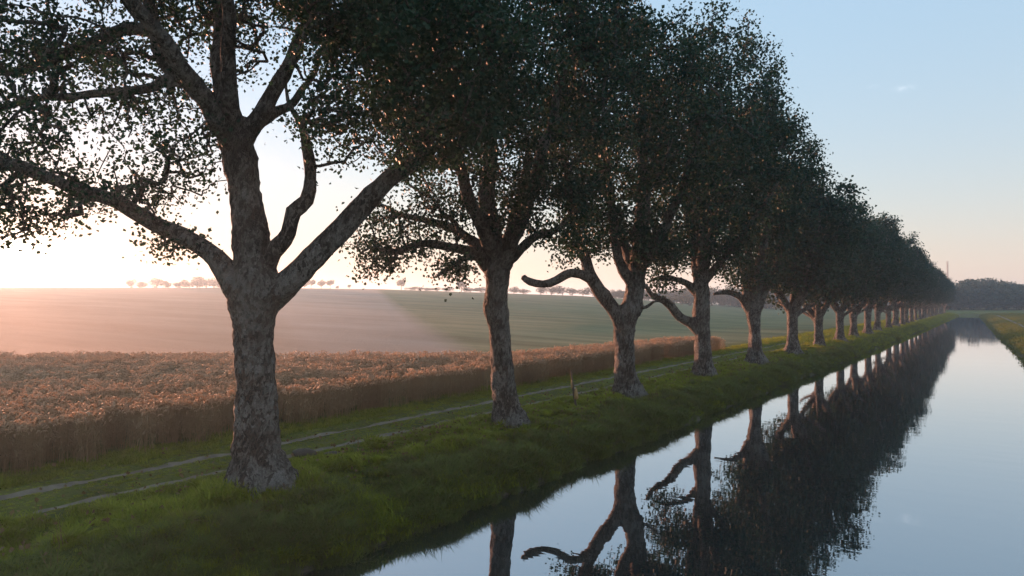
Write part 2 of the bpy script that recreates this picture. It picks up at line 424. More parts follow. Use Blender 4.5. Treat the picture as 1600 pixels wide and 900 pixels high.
# wheel ruts of the farm track and the towpath on the far bank: thin sheets over the land
def strip(name, centre, half, y0, y1, step, mat, label, seed):
    ys = np.arange(y0, y1, step)
    c = centre(ys) + 0.07 * vnoise(ys * 0.05, 0 * ys, 5)
    w1 = half * (1 + 0.4 * vnoise(ys * 0.5, 0 * ys, seed) + 0.9 * vnoise(ys * 3.3, 0 * ys, seed + 1)); w2 = half * (1 + 0.4 * vnoise(ys * 0.6, 0 * ys, seed + 2) + 0.9 * vnoise(ys * 3.7, 0 * ys, seed + 3))
    cols = [c - w1, c - w1 * .33, c + w2 * .33, c + w2]
    V = np.stack([np.stack([q, ys, land_z(q, ys) + 0.012], -1) for q in cols], 1).reshape(-1, 3)
    n = len(ys); i = np.arange(n * 4).reshape(n, 4)
    Fq = np.stack([i[:-1, :-1], i[:-1, 1:], i[1:, 1:], i[1:, :-1]], -1).reshape(-1, 4)
    tag(add(name, mesh_np(name, V, [Fq], [mat], smooth=True)), label, kind='structure')
strip('wheel_rut', lambda y: RUTS[0] + 0 * y, 0.10, -6, 150, 0.25, M_RUT, 'pale bare wheel rut nearer the trees', 11)
strip('wheel_rut', lambda y: RUTS[1] + 0 * y, 0.13, -6, 150, 0.25, M_RUT, 'pale bare wheel rut nearer the wheat', 21)
strip('towpath', lambda y: right_edge(y) + 3.0, 0.45, 20, 200, 0.8, M_RUT, 'narrow pale path on the far bank', 31)

# ------------------------------------------------------------------ haze
def box_mesh(name, x0, x1, y0, y1, z0, z1, mats=()):
    V = [(x, y, z) for z in (z0, z1) for y in (y0, y1) for x in (x0, x1)]
    return mesh_np(name, V, [np.array([[0, 2, 3, 1], [4, 5, 7, 6], [0, 1, 5, 4], [2, 6, 7, 3], [0, 4, 6, 2], [1, 3, 7, 5]])], mats)
hm = bpy.data.materials.new('haze'); hm.use_nodes = True
hn, hl = hm.node_tree.nodes, hm.node_tree.links
hn.remove(hn['Principled BSDF'])
pv = hn.new('ShaderNodeVolumePrincipled'); pv.inputs['Density'].default_value = HAZE_DENSITY
pv.inputs['Color'].default_value = (0.58, 0.82, 1.0, 1); pv.inputs['Anisotropy'].default_value = 0.52
hl.new(pv.outputs[0], hn['Material Output'].inputs['Volume'])
tag(add('haze', box_mesh('haze', -1520, 1520, -320, 1520, -4.0, HAZE_TOP, [hm])), 'thin pale morning haze over the fields', kind='stuff')

# ------------------------------------------------------------------ plane trees
def leaf_arrays(centres, size, seed, tilt=0.9):
    r = np.random.default_rng(seed); n = len(centres)
    d = r.normal(size=(n, 3)); d[:, 2] -= 0.35; d /= np.linalg.norm(d, axis=1)[:, None]
    e = np.cross(d, r.normal(size=(n, 3))); e /= np.linalg.norm(e, axis=1)[:, None] + 1e-9
    nn = np.cross(d, e)
    L = (size * r.uniform(0.65, 1.35, n))[:, None]; W = L * r.uniform(0.36, 0.5, n)[:, None]
    c = np.asarray(centres)
    p0 = c - d * L * 0.5
    p1 = c + e * W + nn * W * 0.35 - d * L * 0.02
    p2 = c + d * L * 0.5
    p3 = c - e * W + nn * W * 0.35 - d * L * 0.02
    V = np.stack([p0, p1, p2, p3], 1).reshape(-1, 3)
    q = np.arange(n)[:, None] * 4
    return V, np.hstack([np.concatenate([q, q + 1, q + 2], 1), np.concatenate([q, q + 2, q + 3], 1)]).reshape(-1, 3)

def crown_points(env, r):
    C, per = [], []
    for (cx, cy_, cz, rx, ry, rz, n, *pc) in env:
        k = 0
        while k < n:
            p = r.uniform(-1, 1, 3); q = np.linalg.norm(p)
            if q > 1 or r.random() > 0.30 + 0.7 * q: continue
            b = 1 + 0.38 * mnoise.noise(Vector((p[0] * 1.9 + cx, p[1] * 1.9 + cz, p[2] * 1.9 + n)))
            C.append((cx + p[0] * rx * b, cy_ + p[1] * ry * b, cz + p[2] * rz * b)); per.append(pc[0] if pc else 0); k += 1
    return np.array(C), np.array(per)

def build_tree(trunk, limbs, env, seed, leaf=0.12, per=34, spread=0.33, detail=1.0, lobes=6, girth=1.0):
    """trunk, limbs: rows (across, depth, height, radius); returns meshes (trunk, [limbs], crown)"""
    r = np.random.default_rng(seed)
    tp = spline(trunk, 0.06 / detail); tp[:, 3] *= girth
    mb = MB()
    ph = r.uniform(0, 6.28)
    def flare(i, th):
        h = tp[i, 2] - tp[0, 2]
        return np.exp(-max(h, 0) / 0.42) * (0.42 + 0.27 * np.cos(lobes * th + ph) + 0.12 * np.cos(3 * th + ph * 2)) + 0.05 * np.cos(3 * th + ph + h) 
    tube(mb, tp[:, :3], tp[:, 3], int(44 * detail), 0.15, 2.2, flare, seed)
    trunk_me = mb.mesh('trunk', [M_BARK], True)
    # skeleton nodes: position, parent, limb
    pos, par, own, paths = [], [], [], []
    lp = []
    for k, lb in enumerate(limbs):
        lb = np.array(lb, float)
        p = spline(lb, 0.16 / detail)
        wob = np.array([[mnoise.noise(Vector((i * 0.22, seed + k * 7.3, 0))), mnoise.noise(Vector((i * 0.22, seed + k * 7.3, 9))), mnoise.noise(Vector((i * 0.22, seed + k * 7.3, 21)))] for i in range(len(p))])
        p[:, :3] += wob * np.minimum(np.arange(len(p)) * 0.012, 0.10)[:, None]
        lp.append(p)
        base = len(pos)
        for i, q in enumerate(p):
            pos.append(q[:3]); par.append(base + i - 1 if i else -1); own.append(k)
    nl = len(pos)
    C, pc = crown_points(env, r)
    P = np.array(pos)
    skip = np.concatenate([np.arange(len(q)) < 0.3 * len(q) for q in lp])    # bare lower limbs
    P_use = P.copy(); P_use[skip] += 1000
    d0 = np.array([np.min(np.sum((P_use - c) ** 2, 1)) for c in C])
    order = np.argsort(d0)
    cap = nl + len(C) * 4
    A = np.full((cap, 3), 1e4); A[:nl] = P_use
    true = np.zeros((cap, 3)); true[:nl] = P
    parent = np.full(cap, -1); parent[:nl] = par
    owner = np.zeros(cap, int); owner[:nl] = own
    cnt = nl
    twigs = []
    for ci in order:
        c = C[ci]
        j = int(np.argmin(np.sum((A[:cnt] - c) ** 2, 1)))
        a = true[j]; L = np.linalg.norm(c - a)
        mid = (a + c) / 2 + r.normal(size=3) * 0.12 * L + np.array([0, 0, 0.10 * L])
        pr = j; ids = [j]
        for t in (0.3, 0.65, 1.0):
            q = (1 - t) ** 2 * a + 2 * t * (1 - t) * mid + t * t * c + (r.normal(size=3) * 0.03 if t < 1 else 0)
            A[cnt] = q; true[cnt] = q; parent[cnt] = pr; owner[cnt] = owner[j]; pr = cnt; ids.append(cnt); cnt += 1
        twigs.append(ids)
    load = np.zeros(cap)
    for ids in twigs: load[ids[-1]] += 1
    for i in range(cnt - 1, nl - 1, -1):
        if parent[i] >= nl: load[parent[i]] += load[i]
    mbs = [MB() for _ in limbs]
    for k, p in enumerate(lp):
        tube(mbs[k], p[:, :3], p[:, 3], 16 if detail >= 1 else 10, 0.19, 3.6, None, seed + k)
    for ids in twigs:
        k = owner[ids[-1]]
        rr = [max(0.0075, 0.0105 * load[i] ** 0.45) for i in ids[1:]]
        rr = [rr[0] * 1.1] + rr
        tube(mbs[k], true[ids], rr, 5 if detail >= 1 else 4, cap=False)
    limb_mes = [m.mesh('limb', [M_BARK], True) for m in mbs]
    n = per
    pc = np.where(pc > 0, pc, n)
    path = np.zeros((len(C), 4, 3))
    for ci, ids in zip(order, twigs): path[ci] = true[ids]
    which = np.repeat(np.arange(len(C)), pc)
    t = np.clip(r.beta(2.2, 1.1, len(which)), 0.02, 0.999) * 3.0
    i0 = np.minimum(t.astype(int), 2); f = (t - i0)[:, None]
    cen = path[which, i0] * (1 - f) + path[which, i0 + 1] * f
    off = r.normal(size=cen.shape) * np.array([spread, spread, spread * 0.8])
    V, Fl = leaf_arrays(cen + off, leaf, seed + 5)
    crown = mesh_np('crown', V, [Fl], [M_LEAF])
    return trunk_me, limb_mes, crown

def place_tree(meshes, loc, rotz, label, scale=1.0, mirror=1, girth=1.0):
    e = bpy.data.objects.new('plane_tree', None); COL.objects.link(e)
    e.location = loc; e.rotation_euler = (0, 0, rotz); e.scale = (scale * mirror * girth, scale * girth, scale)
    tag(e, label, 'tree', 'plane trees lining the canal')
    add('trunk', meshes[0], e)
    for lm in meshes[1]: add('limb', lm, e)
    add('crown', meshes[2], e)
    return e

def from_px(base, pxm, rows, depth0=0.0):
    """rows of (px, py, depth metres, width px) read off the photograph for a tree standing at base"""
    return [((x - base[0]) / pxm, dz, (base[1] - y) / pxm, w / pxm / 2) for (x, y, dz, w) in rows]

ORD = ['nearest', 'second', 'third', 'fourth', 'fifth', 'sixth', 'seventh', 'eighth', 'ninth', 'tenth', 'eleventh', 'twelfth', 'thirteenth', 'fourteenth', 'fifteenth', 'sixteenth', 'seventeenth', 'eighteenth', 'nineteenth', 'twentieth']

near_trees = []
# nearest tree
B = (408, 755); S = 88.4
trunk = from_px(B, S, [(408, 768, 0, 104), (407, 745, 0, 96), (405, 715, 0, 73), (402, 660, 0, 63), (400, 600, 0, 60), (398, 540, 0, 61), (397, 500, 0, 66), (399, 462, 0, 78), (400, 432, 0, 72), (393, 390, 0, 58), (385, 330, 0.05, 53), (374, 270, 0.05, 51), (366, 215, 0.05, 50), (362, 185, 0.05, 50)])
limbs = [from_px(B, S, q) for q in (
    [(385, 470, 0, 46), (358, 432, 0.0, 38), (338, 402, 0, 30), (300, 374, -0.1, 26), (250, 345, -0.2, 24), (200, 322, -0.3, 22), (130, 294, -0.4, 18), (60, 270, -0.5, 19), (0, 262, -0.6, 15), (-70, 245, -0.7, 9)],
    [(416, 470, 0, 48), (442, 446, 0, 42), (472, 420, 0, 39), (510, 376, 0.1, 37), (545, 336, 0.2, 35), (590, 290, 0.3, 31), (640, 238, 0.4, 26), (668, 185, 0.5, 26), (705, 140, 0.6, 20), (760, 70, 0.8, 10)],
    [(408, 425, 0.1, 34), (428, 394, -0.1, 27), (455, 362, -0.2, 24), (464, 328, -0.2, 22), (482, 308, -0.2, 21), (488, 270, -0.1, 19), (478, 215, 0, 14), (458, 178, 0.1, 9), (444, 150, 0.2, 6), (440, 110, 0.3, 3)],
    [(366, 235, 0, 40), (338, 182, 0, 31), (300, 132, -0.2, 25), (268, 100, -0.3, 22), (256, 50, -0.4, 20), (250, -20, -0.6, 15), (235, -160, -1.0, 8)],
    [(364, 215, 0, 42), (347, 150, 0.1, 34), (332, 90, 0.2, 29), (326, 30, 0.4, 26), (315, -50, 0.6, 21), (320, -200, 1.0, 12)],
    [(372, 220, 0, 38), (395, 184, 0.1, 28), (422, 132, 0.2, 24), (442, 80, 0.4, 21), (462, 10, 0.7, 17), (490, -130, 1.3, 10)],
    [(366, 215, 0, 34), (372, 150, -0.5, 24), (384, 80, -0.9, 20), (400, 0, -1.4, 16), (430, -150, -2.1, 9)],
    [(284, 116, -0.25, 18), (255, 145, -0.4, 14), (180, 165, -0.7, 12), (100, 182, -1.0, 10), (10, 215, -1.3, 5)],
    [(262, 60, -0.35, 22), (200, 52, -0.2, 18), (120, 74, 0.0, 16), (55, 95, 0.2, 13), (-10, 96, 0.4, 10), (-110, 60, 0.6, 5)],
    [(366, 235, 0.1, 30), (370, 180, 0.9, 20), (390, 120, 1.8, 16), (410, 40, 2.7, 11), (420, -60, 3.6, 7)],
    [(366, 225, -0.2, 30), (350, 170, -1.0, 24), (320, 100, -2.0, 19), (300, 20, -2.9, 13), (280, -80, -3.7, 6)],
)]
env = [(-3.3, -0.3, 6.2, 3.0, 2.4, 1.8, 430, 25), (-4.4, -0.6, 4.75, 0.9, 0.8, 0.65, 46, 32), (-1.6, 0, 4.35, 0.45, 0.4, 0.3, 12, 38), (-2.8, 0, 8.7, 3.6, 3.2, 1.3, 360, 38), (0.2, 0, 11.5, 5.0, 4.8, 3.4, 520), (3.0, 0.6, 7.6, 2.0, 2.8, 1.9, 400), (1.35, 0, 6.9, 0.7, 1.6, 1.6, 90, 34), (1.7, 0.2, 8.8, 1.6, 2.4, 0.9, 120)]
near_trees.append((build_tree(trunk, limbs, env, 11, 0.072, 84, 0.19, girth=.94), B, 7.23, 'nearest plane tree, huge mottled trunk with long bare limbs spreading both ways'))

# second tree
B = (795, 660); S = 58.8
trunk = from_px(B, S, [(796, 668, 0, 60), (795, 650, 0, 50), (790, 620, 0, 42), (786, 580, 0, 38), (783, 540, 0, 36), (779, 500, 0, 36), (774, 478, 0, 42), (776, 455, 0, 38), (776, 425, 0, 42), (776, 400, 0, 46)])
limbs = [from_px(B, S, q) for q in (
    [(776, 425, 0, 30), (750, 398, 0, 20), (722, 384, -0.2, 15), (690, 380, -0.3, 13), (650, 382, -0.4, 11), (620, 390, -0.5, 9), (588, 384, -0.6, 5)],
    [(772, 412, 0, 26), (745, 378, 0.2, 18), (708, 350, 0.4, 14), (665, 336, 0.5, 11), (620, 326, 0.7, 8), (570, 300, 0.8, 5)],
    [(745, 396, 0, 12), (725, 400, -0.4, 10), (708, 415, -0.7, 8), (690, 428, -0.9, 4)],
    [(774, 410, 0, 34), (768, 360, 0, 30), (762, 300, 0.2, 26), (770, 200, 0.4, 20), (790, 60, 0.6, 10)],
    [(782, 412, 0, 32), (800, 370, -0.2, 26), (826, 310, -0.4, 22), (850, 230, -0.7, 17), (880, 110, -1.0, 8)],
    [(778, 405, 0, 26), (750, 340, -0.8, 20), (720, 260, -1.6, 16), (690, 160, -2.4, 8)],
    [(780, 405, 0, 26), (800, 350, 0.9, 20), (820, 270, 1.9, 15), (830, 160, 3.0, 7)],
    [(786, 408, 0, 20), (830, 370, 0.3, 14), (870, 350, 0.5, 10), (920, 300, 0.7, 5)],
)]
env = [(-2.5, -0.2, 5.2, 1.7, 1.6, 1.0, 130, 26), (-3.4, -0.2, 4.4, 0.6, 0.6, 0.55, 26, 24), (-1.4, -0.6, 4.0, 0.6, 0.5, 0.4, 20, 28), (0, 0, 9.6, 4.1, 4.2, 4.2, 950), (1.0, 0, 5.6, 1.5, 1.8, 0.9, 75)]
near_trees.append((build_tree(trunk, limbs, env, 23, 0.086, 66, 0.22, girth=.9), B, 14.69, 'second plane tree from the near end, knobbly straight trunk before the wheat'))

# third tree
B = (980, 615); S = 44.7
trunk = from_px(B, S, [(981, 622, 0, 54), (980, 605, 0, 44), (977, 580, 0, 37), (976, 550, 0, 34), (976, 520, 0, 35), (978, 495, 0, 42), (988, 470, 0, 36), (993, 440, 0, 32), (996, 410, 0, 30)])
limbs = [from_px(B, S, q) for q in (
    [(974, 505, 0, 26), (960, 483, 0, 23), (943, 458, 0, 22), (925, 432, 0, 20), (912, 395, 0.1, 17), (900, 350, 0.2, 14), (888, 280, 0.4, 10), (880, 200, 0.6, 5)],
    [(926, 434, 0, 18), (908, 425, -0.1, 15), (890, 424, -0.2, 14), (868, 436, -0.3, 13), (848, 440, -0.35, 12), (828, 436, -0.4, 11), (818, 431, -0.4, 9)],
    [(995, 425, 0, 28), (1000, 380, 0, 24), (1004, 320, 0.2, 20), (1010, 220, 0.4, 15), (1005, 90, 0.5, 7)],
    [(992, 445, 0, 20), (968, 412, -0.3, 16), (957, 375, -0.5, 14), (950, 310, -0.8, 11), (930, 210, -1.2, 5)],
    [(997, 420, 0, 20), (1020, 380, -0.5, 16), (1045, 320, -1.1, 12), (1070, 230, -1.9, 6)],
    [(996, 420, 0, 20), (1010, 370, 0.9, 16), (1030, 300, 1.9, 12), (1050, 190, 3.0, 6)],
    [(990, 480, 0, 7), (1008, 476, -0.2, 5), (1018, 468, -0.3, 4), (1027, 468, -0.35, 2.5)],
    [(994, 425, 0, 20), (975, 350, 1.2, 15), (960, 270, 2.3, 11), (950, 170, 3.2, 5)],
)]
env = [(0.1, 0, 9.6, 3.9, 4.0, 4.5, 900), (-0.9, 0, 5.7, 1.8, 1.8, 0.8, 70), (0.9, 0, 5.0, 0.9, 1.2, 0.8, 36), (-2.1, 0.4, 4.9, 0.5, 0.5, 0.3, 5)]
near_trees.append((build_tree(trunk, limbs, env, 37, 0.105, 50, 0.25, 0.9, girth=.88), B, 21.81, 'third plane tree, forked low with a bare hooked branch reaching over the field'))

# fourth tree
B = (1100, 583); S = 34.7
trunk = from_px(B, S, [(1100, 589, 0, 42), (1100, 575, 0, 33), (1098, 550, 0, 27), (1097, 520, 0, 26), (1095, 495, 0, 29), (1096, 465, 0, 26), (1095, 435, 0, 25), (1093, 415, 0, 24)])
limbs = [from_px(B, S, q) for q in (
    [(1094, 515, 0, 19), (1078, 500, 0, 16), (1062, 493, 0, 14), (1050, 477, -0.1, 13), (1036, 467, -0.2, 11), (1020, 462, -0.3, 9), (1008, 445, -0.4, 6)],
    [(1093, 462, 0, 14), (1080, 446, 0.1, 11), (1066, 437, 0.2, 9), (1042, 432, 0.3, 8), (1022, 436, 0.4, 5)],
    [(1092, 430, 0, 20), (1086, 380, 0, 17), (1078, 310, 0.3, 13), (1085, 200, 0.5, 9), (1100, 80, 0.6, 4)],
    [(1095, 430, 0, 20), (1112, 375, 0.1, 16), (1130, 300, 0.2, 12), (1150, 190, 0.4, 6)],
    [(1094, 430, 0, 16), (1090, 360, -1.1, 13), (1080, 270, -2.1, 9), (1070, 160, -2.8, 5)],
    [(1094, 430, 0, 16), (1100, 360, 1.1, 13), (1110, 270, 2.1, 9), (1120, 160, 2.8, 5)],
    [(1098, 440, 0, 14), (1130, 400, -0.4, 10), (1165, 350, -0.8, 7), (1200, 290, -1.1, 4)],
)]
env = [(0.1, 0, 10.2, 3.8, 3.9, 5.0, 950), (-1.4, 0, 5.4, 1.3, 1.5, 0.8, 45), (-1.9, 0, 4.0, 0.7, 0.5, 0.4, 12), (0.8, 0, 5.2, 1.2, 1.5, 0.6, 40)]
near_trees.append((build_tree(trunk, limbs, env, 41, 0.12, 42, 0.27, 0.8, girth=.88), B, 29.52, 'fourth plane tree, tallest crown against the sky, crooked low limb on its field side'))

# fifth tree
B = (1180, 566); S = 29.4
trunk = from_px(B, S, [(1181, 571, 0, 36), (1180, 558, 0, 27), (1179, 535, 0, 21), (1178, 510, 0, 20), (1176, 490, 0, 25), (1176, 478, 0, 28)])
limbs = [from_px(B, S, q) for q in (
    [(1174, 490, 0, 17), (1162, 470, 0, 12), (1150, 461, -0.1, 10), (1132, 457, -0.2, 8), (1112, 460, -0.3, 4)],
    [(1174, 488, 0, 17), (1166, 455, 0, 15), (1162, 415, 0.1, 13), (1148, 370, 0.2, 10), (1140, 290, 0.3, 5)],
    [(1180, 488, 0, 17), (1192, 462, 0, 14), (1203, 435, -0.1, 12), (1215, 400, -0.2, 10), (1225, 300, -0.3, 5)],
    [(1177, 485, 0, 16), (1178, 430, 0.6, 13), (1182, 350, 1.3, 10), (1185, 220, 2.0, 5)],
    [(1177, 485, 0, 16), (1180, 420, -0.8, 13), (1182, 340, -1.7, 10), (1190, 200, -2.3, 5)],
)]
env = [(0.0, 0, 9.6, 3.1, 3.5, 4.6, 850), (-0.6, 0, 4.6, 1.6, 1.6, 0.8, 60)]
near_trees.append((build_tree(trunk, limbs, env, 53, 0.13, 38, 0.28, 0.7, girth=.88), B, 37.4, 'fifth plane tree, its trunk beyond the end of the wheat, three-pronged fork'))

for meshes, base, y, label in near_trees:
    place_tree(meshes, (ROW_X, y, float(land_z(ROW_X, y)) - 0.02), YAW, label)

# the rest of the row: four forms, turned and scaled
def generic(seed, h):
    r = random.Random(seed)
    fork = r.uniform(2.2, 2.9)
    lean = r.uniform(-0.12, 0.12)
    tr = [(0, 0, -0.15, .60), (0, 0, 0.15, .50), (0, 0, .6, .40), (lean * .5, 0, 1.3, .36), (lean, 0, fork - .4, .40), (lean, 0, fork + .25, .42)]
    lb = []
    k = r.choice((4, 5))
    for i in range(k):
        a = i * 6.283 / k + r.uniform(-.4, .4); s = r.uniform(.8, 1.3)
        dx, dy = math.cos(a), math.sin(a)
        lb.append([(lean, 0, fork - .1, .26), (lean + dx * .5 * s, dy * .5 * s, fork + .6, .21), (lean + dx * .95 * s, dy * .95 * s, fork + 1.5, .18), (dx * 1.4 * s, dy * 1.4 * s, fork + 3.0, .14), (dx * 2.0 * s, dy * 2.0 * s, h * .62, .09), (dx * 2.4 * s, dy * 2.4 * s, h * .82, .04)])
    a = r.uniform(0, 6.28); dx, dy = math.cos(a), math.sin(a)
    lb.append([(lean, 0, fork - .5, .15), (lean + dx * .7, dy * .7, fork, .12), (dx * 1.5, dy * 1.5, fork + .35, .10), (dx * 2.4, dy * 2.4, fork + .9, .05)])
    ev = [(0, 0, h * .64, 3.05, 3.3, h * .35, 720), (0, 0, fork + 2.1, 2.4, 2.4, .9, 70)]
    return build_tree(tr, lb, ev, seed, 0.17, 31, 0.28, 0.6, girth=.8)
forms = [generic(s, 11.6) for s in (61, 67, 71, 79)]
ys = [45.4, 53.0, 61.0, 68.4, 76.4, 84.9, 93.2, 101.5]
while ys[-1] < 226: ys.append(ys[-1] + 7.9)
rr = random.Random(5)
for i, y in enumerate(ys):
    k = i + 6
    if i < 15: label = f'{ORD[k - 1]} plane tree from the near end of the canal row'
    else: label = f'small hazy plane tree, {["farthest", "second farthest", "third farthest", "fourth farthest", "fifth farthest", "sixth farthest", "seventh farthest", "eighth farthest", "ninth farthest", "tenth farthest"][len(ys) - 1 - i]} in the canal row'
    x = ROW_X + rr.uniform(-.12, .12) - 1.3 * float(sstep(60, 245, y))
    place_tree(forms[i % 4], (x, y, float(land_z(x, y)) - 0.02), rr.uniform(0, 6.28), label, rr.uniform(.90, 1.06) * (1 - .16 * float(sstep(90, 210, y))), 1 if rr.random() < .5 else -1, rr.uniform(.86, 1.08))

# ------------------------------------------------------------------ distant trees
def far_tree_arrays(seed, w, h, trunk_h, n, leaf):
    r = np.random.default_rng(seed)
    lob = [(r.uniform(-.45, .45) * w, r.uniform(-.45, .45) * w, trunk_h + (h - trunk_h) * r.uniform(.25, .72), r.uniform(.28, .42) * w, r.uniform(.24, .34) * (h - trunk_h)) for _ in range(9)]
    pts = []
    for k in range(n):
        c = lob[r.integers(len(lob))]; d = r.normal(size=3); d /= np.linalg.norm(d); q = r.uniform(.55, 1.05)
        pts.append((c[0] + d[0] * c[3] * q, c[1] + d[1] * c[3] * q, max(trunk_h * .8, c[2] + d[2] * c[4] * q)))
    return leaf_arrays(np.array(pts), leaf, seed + 1)
def far_tree(seed, w, h, trunk_h, n=900, leaf=.6):
    V, Fl = far_tree_arrays(seed, w, h, trunk_h, n, leaf)
    crown = mesh_np('crown', V, [Fl], [M_FAR])
    mb = MB(); tube(mb, [(0, 0, -1.2), (0.05, 0, trunk_h * .6), (0, .1, trunk_h), (0.1, 0, h * .6)], [.32, .26, .2, .08], 7)
    for a in (0.4, 2.6, 4.4):
        tube(mb, [(0, 0, trunk_h * .9), (math.cos(a) * w * .15, math.sin(a) * w * .15, trunk_h + .15 * h), (math.cos(a) * w * .3, math.sin(a) * w * .3, h * .65)], [.16, .1, .04], 5)
    return mb.mesh('trunk', [M_BARK], True), crown
FT = [far_tree(s, 7.0, 8.0, 1.0) for s in (101, 103)] + [far_tree(107, 5.0, 8.0, 2.6), far_tree(109, 4.6, 8.0, 3.0)]
def ridge_tree(px, hpx, form, label, group, Z=355, wfac=1.0):
    X = (px - 800) / FPX * Z; x, y = cam_xy(X, Z)
    z = float(land_z(x, y)); ridge = np.interp((px - 800) / FPX, _ridge_u, [448, 449, 450, 452, 457, 462, 468, 474, 487])
    top = EYE + (HOR - (ridge - hpx)) / FPX * Z
    s = max((top - z) / 8.0, .25)
    e = bpy.data.objects.new('distant_tree', None); COL.objects.link(e); e.location = (x, y, z)
    e.rotation_euler = (0, 0, px * 1.7); e.scale = (s * wfac, s * wfac, s)
    tag(e, label, 'tree', group)
    add('trunk', FT[form][0], e); add('crown', FT[form][1], e)
cl = [(206, 14), (221, 11), (244, 16), (263, 12), (280, 10), (296, 14), (308, 16), (322, 19), (334, 16), (347, 12)]
nm = ['leftmost', 'second', 'third', 'fourth', 'fifth', 'sixth', 'seventh', 'eighth', 'ninth', 'tenth']
for i, (p, h) in enumerate(cl):
    ridge_tree(p, h, i % 2, f'pink hazy tree on the ridge, {nm[i]} from the left in the clump', 'ridge clump beside the sun', wfac=1.0 + .7 * ((i * 37) % 10) / 10)
for i, (p, h) in enumerate([(476, 9), (486, 14), (502, 14), (516, 14), (527, 5), (546, 7)]):
    ridge_tree(p, h, 2 + i % 2, f'small lone tree on the skyline, {["first", "second", "third", "fourth", "fifth", "sixth"][i]} right of the nearest trunk', 'lone trees on the skyline')
hg = [(627, 19), (641, 6), (655, 6), (668, 5), (682, 6), (697, 8), (721, 20), (735, 9), (752, 9), (803, 12), (818, 8), (845, 15), (862, 14), (879, 17), (894, 12), (911, 15), (928, 14)]
for i, (p, h) in enumerate(hg):
    where = 'left of the second trunk' if p < 775 else 'between the second and third trunks'
    j = i if p < 775 else i - 9
    ridge_tree(p, h, (2 if h > 18 else i % 2), f'hazy hedgerow tree on the skyline {where}, {["first", "second", "third", "fourth", "fifth", "sixth", "seventh", "eighth", "ninth"][j]} from the left', 'hedgerow trees on the skyline', Z=345, wfac=(.9 if h > 18 else 1.35) if h > 10 else 2.5)

def wood(name, label, spots, seed, leaf=.75, n=900):
    Vs, Fs, k = [], [], 0
    protos = [far_tree_arrays(seed + i, 8.0, 10.0, .6, n, leaf) for i in range(4)]
    r = np.random.default_rng(seed)
    for (x, y, h) in spots:
        V, Fl = protos[r.integers(4)]
        s = h / 10; a = r.uniform(0, 6.28); c, d = math.cos(a), math.sin(a)
        W = np.stack([(V[:, 0] * c - V[:, 1] * d) * s + x, (V[:, 0] * d + V[:, 1] * c) * s + y, V[:, 2] * s + float(land_z(x, y)) - .3], 1)
        Vs.append(W); Fs.append(Fl + k); k += len(W)
    tag(add(name, mesh_np(name, np.concatenate(Vs), [np.concatenate(Fs)], [M_FAR])), label, name.replace('_', ' '), kind='stuff')
def px_spots(lst, Z0, Z1, seed, jitter=6):
    r = np.random.default_rng(seed); out = []
    for (px0, px1, top, k) in lst:
        for i in range(k):
            p = r.uniform(px0, px1); Z = r.uniform(Z0, Z1)
            x, y = cam_xy((p - 800) / FPX * Z, Z)
            zt = EYE + (HOR - top - r.uniform(-2, jitter)) / FPX * Z
            out.append((x, y, max(zt - float(land_z(x, y)), 3)))
    return out
sp = px_spots([(1485, 1512, 440, 14), (1505, 1545, 433, 22), (1540, 1575, 437, 20), (1570, 1640, 441, 34), (1640, 1800, 440, 30), (1420, 1490, 446, 14)], 265, 330, 3)
wood('distant_wood', 'blue hazy wood closing off the far end of the canal', sp, 201)
sp = px_spots([(930, 1010, 449, 22), (1005, 1060, 452, 16), (1060, 1090, 444, 8), (1080, 1170, 446, 26), (1170, 1290, 442, 30), (1290, 1420, 442, 26)], 300, 360, 4)
wood('field_wood', 'grey misty woodland behind the green hayfield, seen between trunks', sp, 211)
for i, (p, t, Z) in enumerate([(1050, 462, 250), (1064, 457, 255), (1078, 462, 250)]):
    x, y = cam_xy((p - 800) / FPX * Z, Z); z = float(land_z(x, y))
    e = bpy.data.objects.new('field_bush', None); COL.objects.link(e); e.location = (x, y, z - .4)
    s = (EYE + (HOR - t) / FPX * Z - z) / 8 + .05; e.scale = (s, s, s); e.rotation_euler = (0, 0, p)
    tag(e, f'dark rounded bush at the hayfield edge beside the fourth trunk, {["left", "middle", "right"][i]} of three', 'bush', 'dark bushes at the hayfield edge')
    add('stem', FT[i % 2][0], e); add('foliage', FT[i % 2][1], e)

# lattice mast on the skyline
mx, my = cam_xy((1481 - 800) / FPX * 275, 275)
mz = float(land_z(mx, my)); mtop = min(EYE + (HOR - 406) / FPX * 275, HAZE_TOP - .8)
e = bpy.data.objects.new('radio_mast', None); COL.objects.link(e); e.location = (mx, my, mz)
tag(e, 'thin lattice mast rising beyond the far end of the tree row', 'mast')
H = mtop - mz
corners = [(math.cos(a) * .26, math.sin(a) * .26) for a in (0.3, 2.4, 4.5)]
for c in corners:
    mb = MB(); tube(mb, [(c[0], c[1], -.5), (c[0], c[1], H)], [.05, .05], 5); add('leg', mb.mesh('leg', [M_STEEL]), e)
mb = MB()
for k in range(int(H / 1.1)):
    for i in range(3):
        a, b = corners[i], corners[(i + 1) % 3]
        if k % 2: a, b = b, a
        tube(mb, [(a[0], a[1], k * 1.1), (b[0], b[1], k * 1.1 + 1.1)], [.03, .03], 4, cap=False)
add('bracing', mb.mesh('bracing', [M_STEEL]), e)

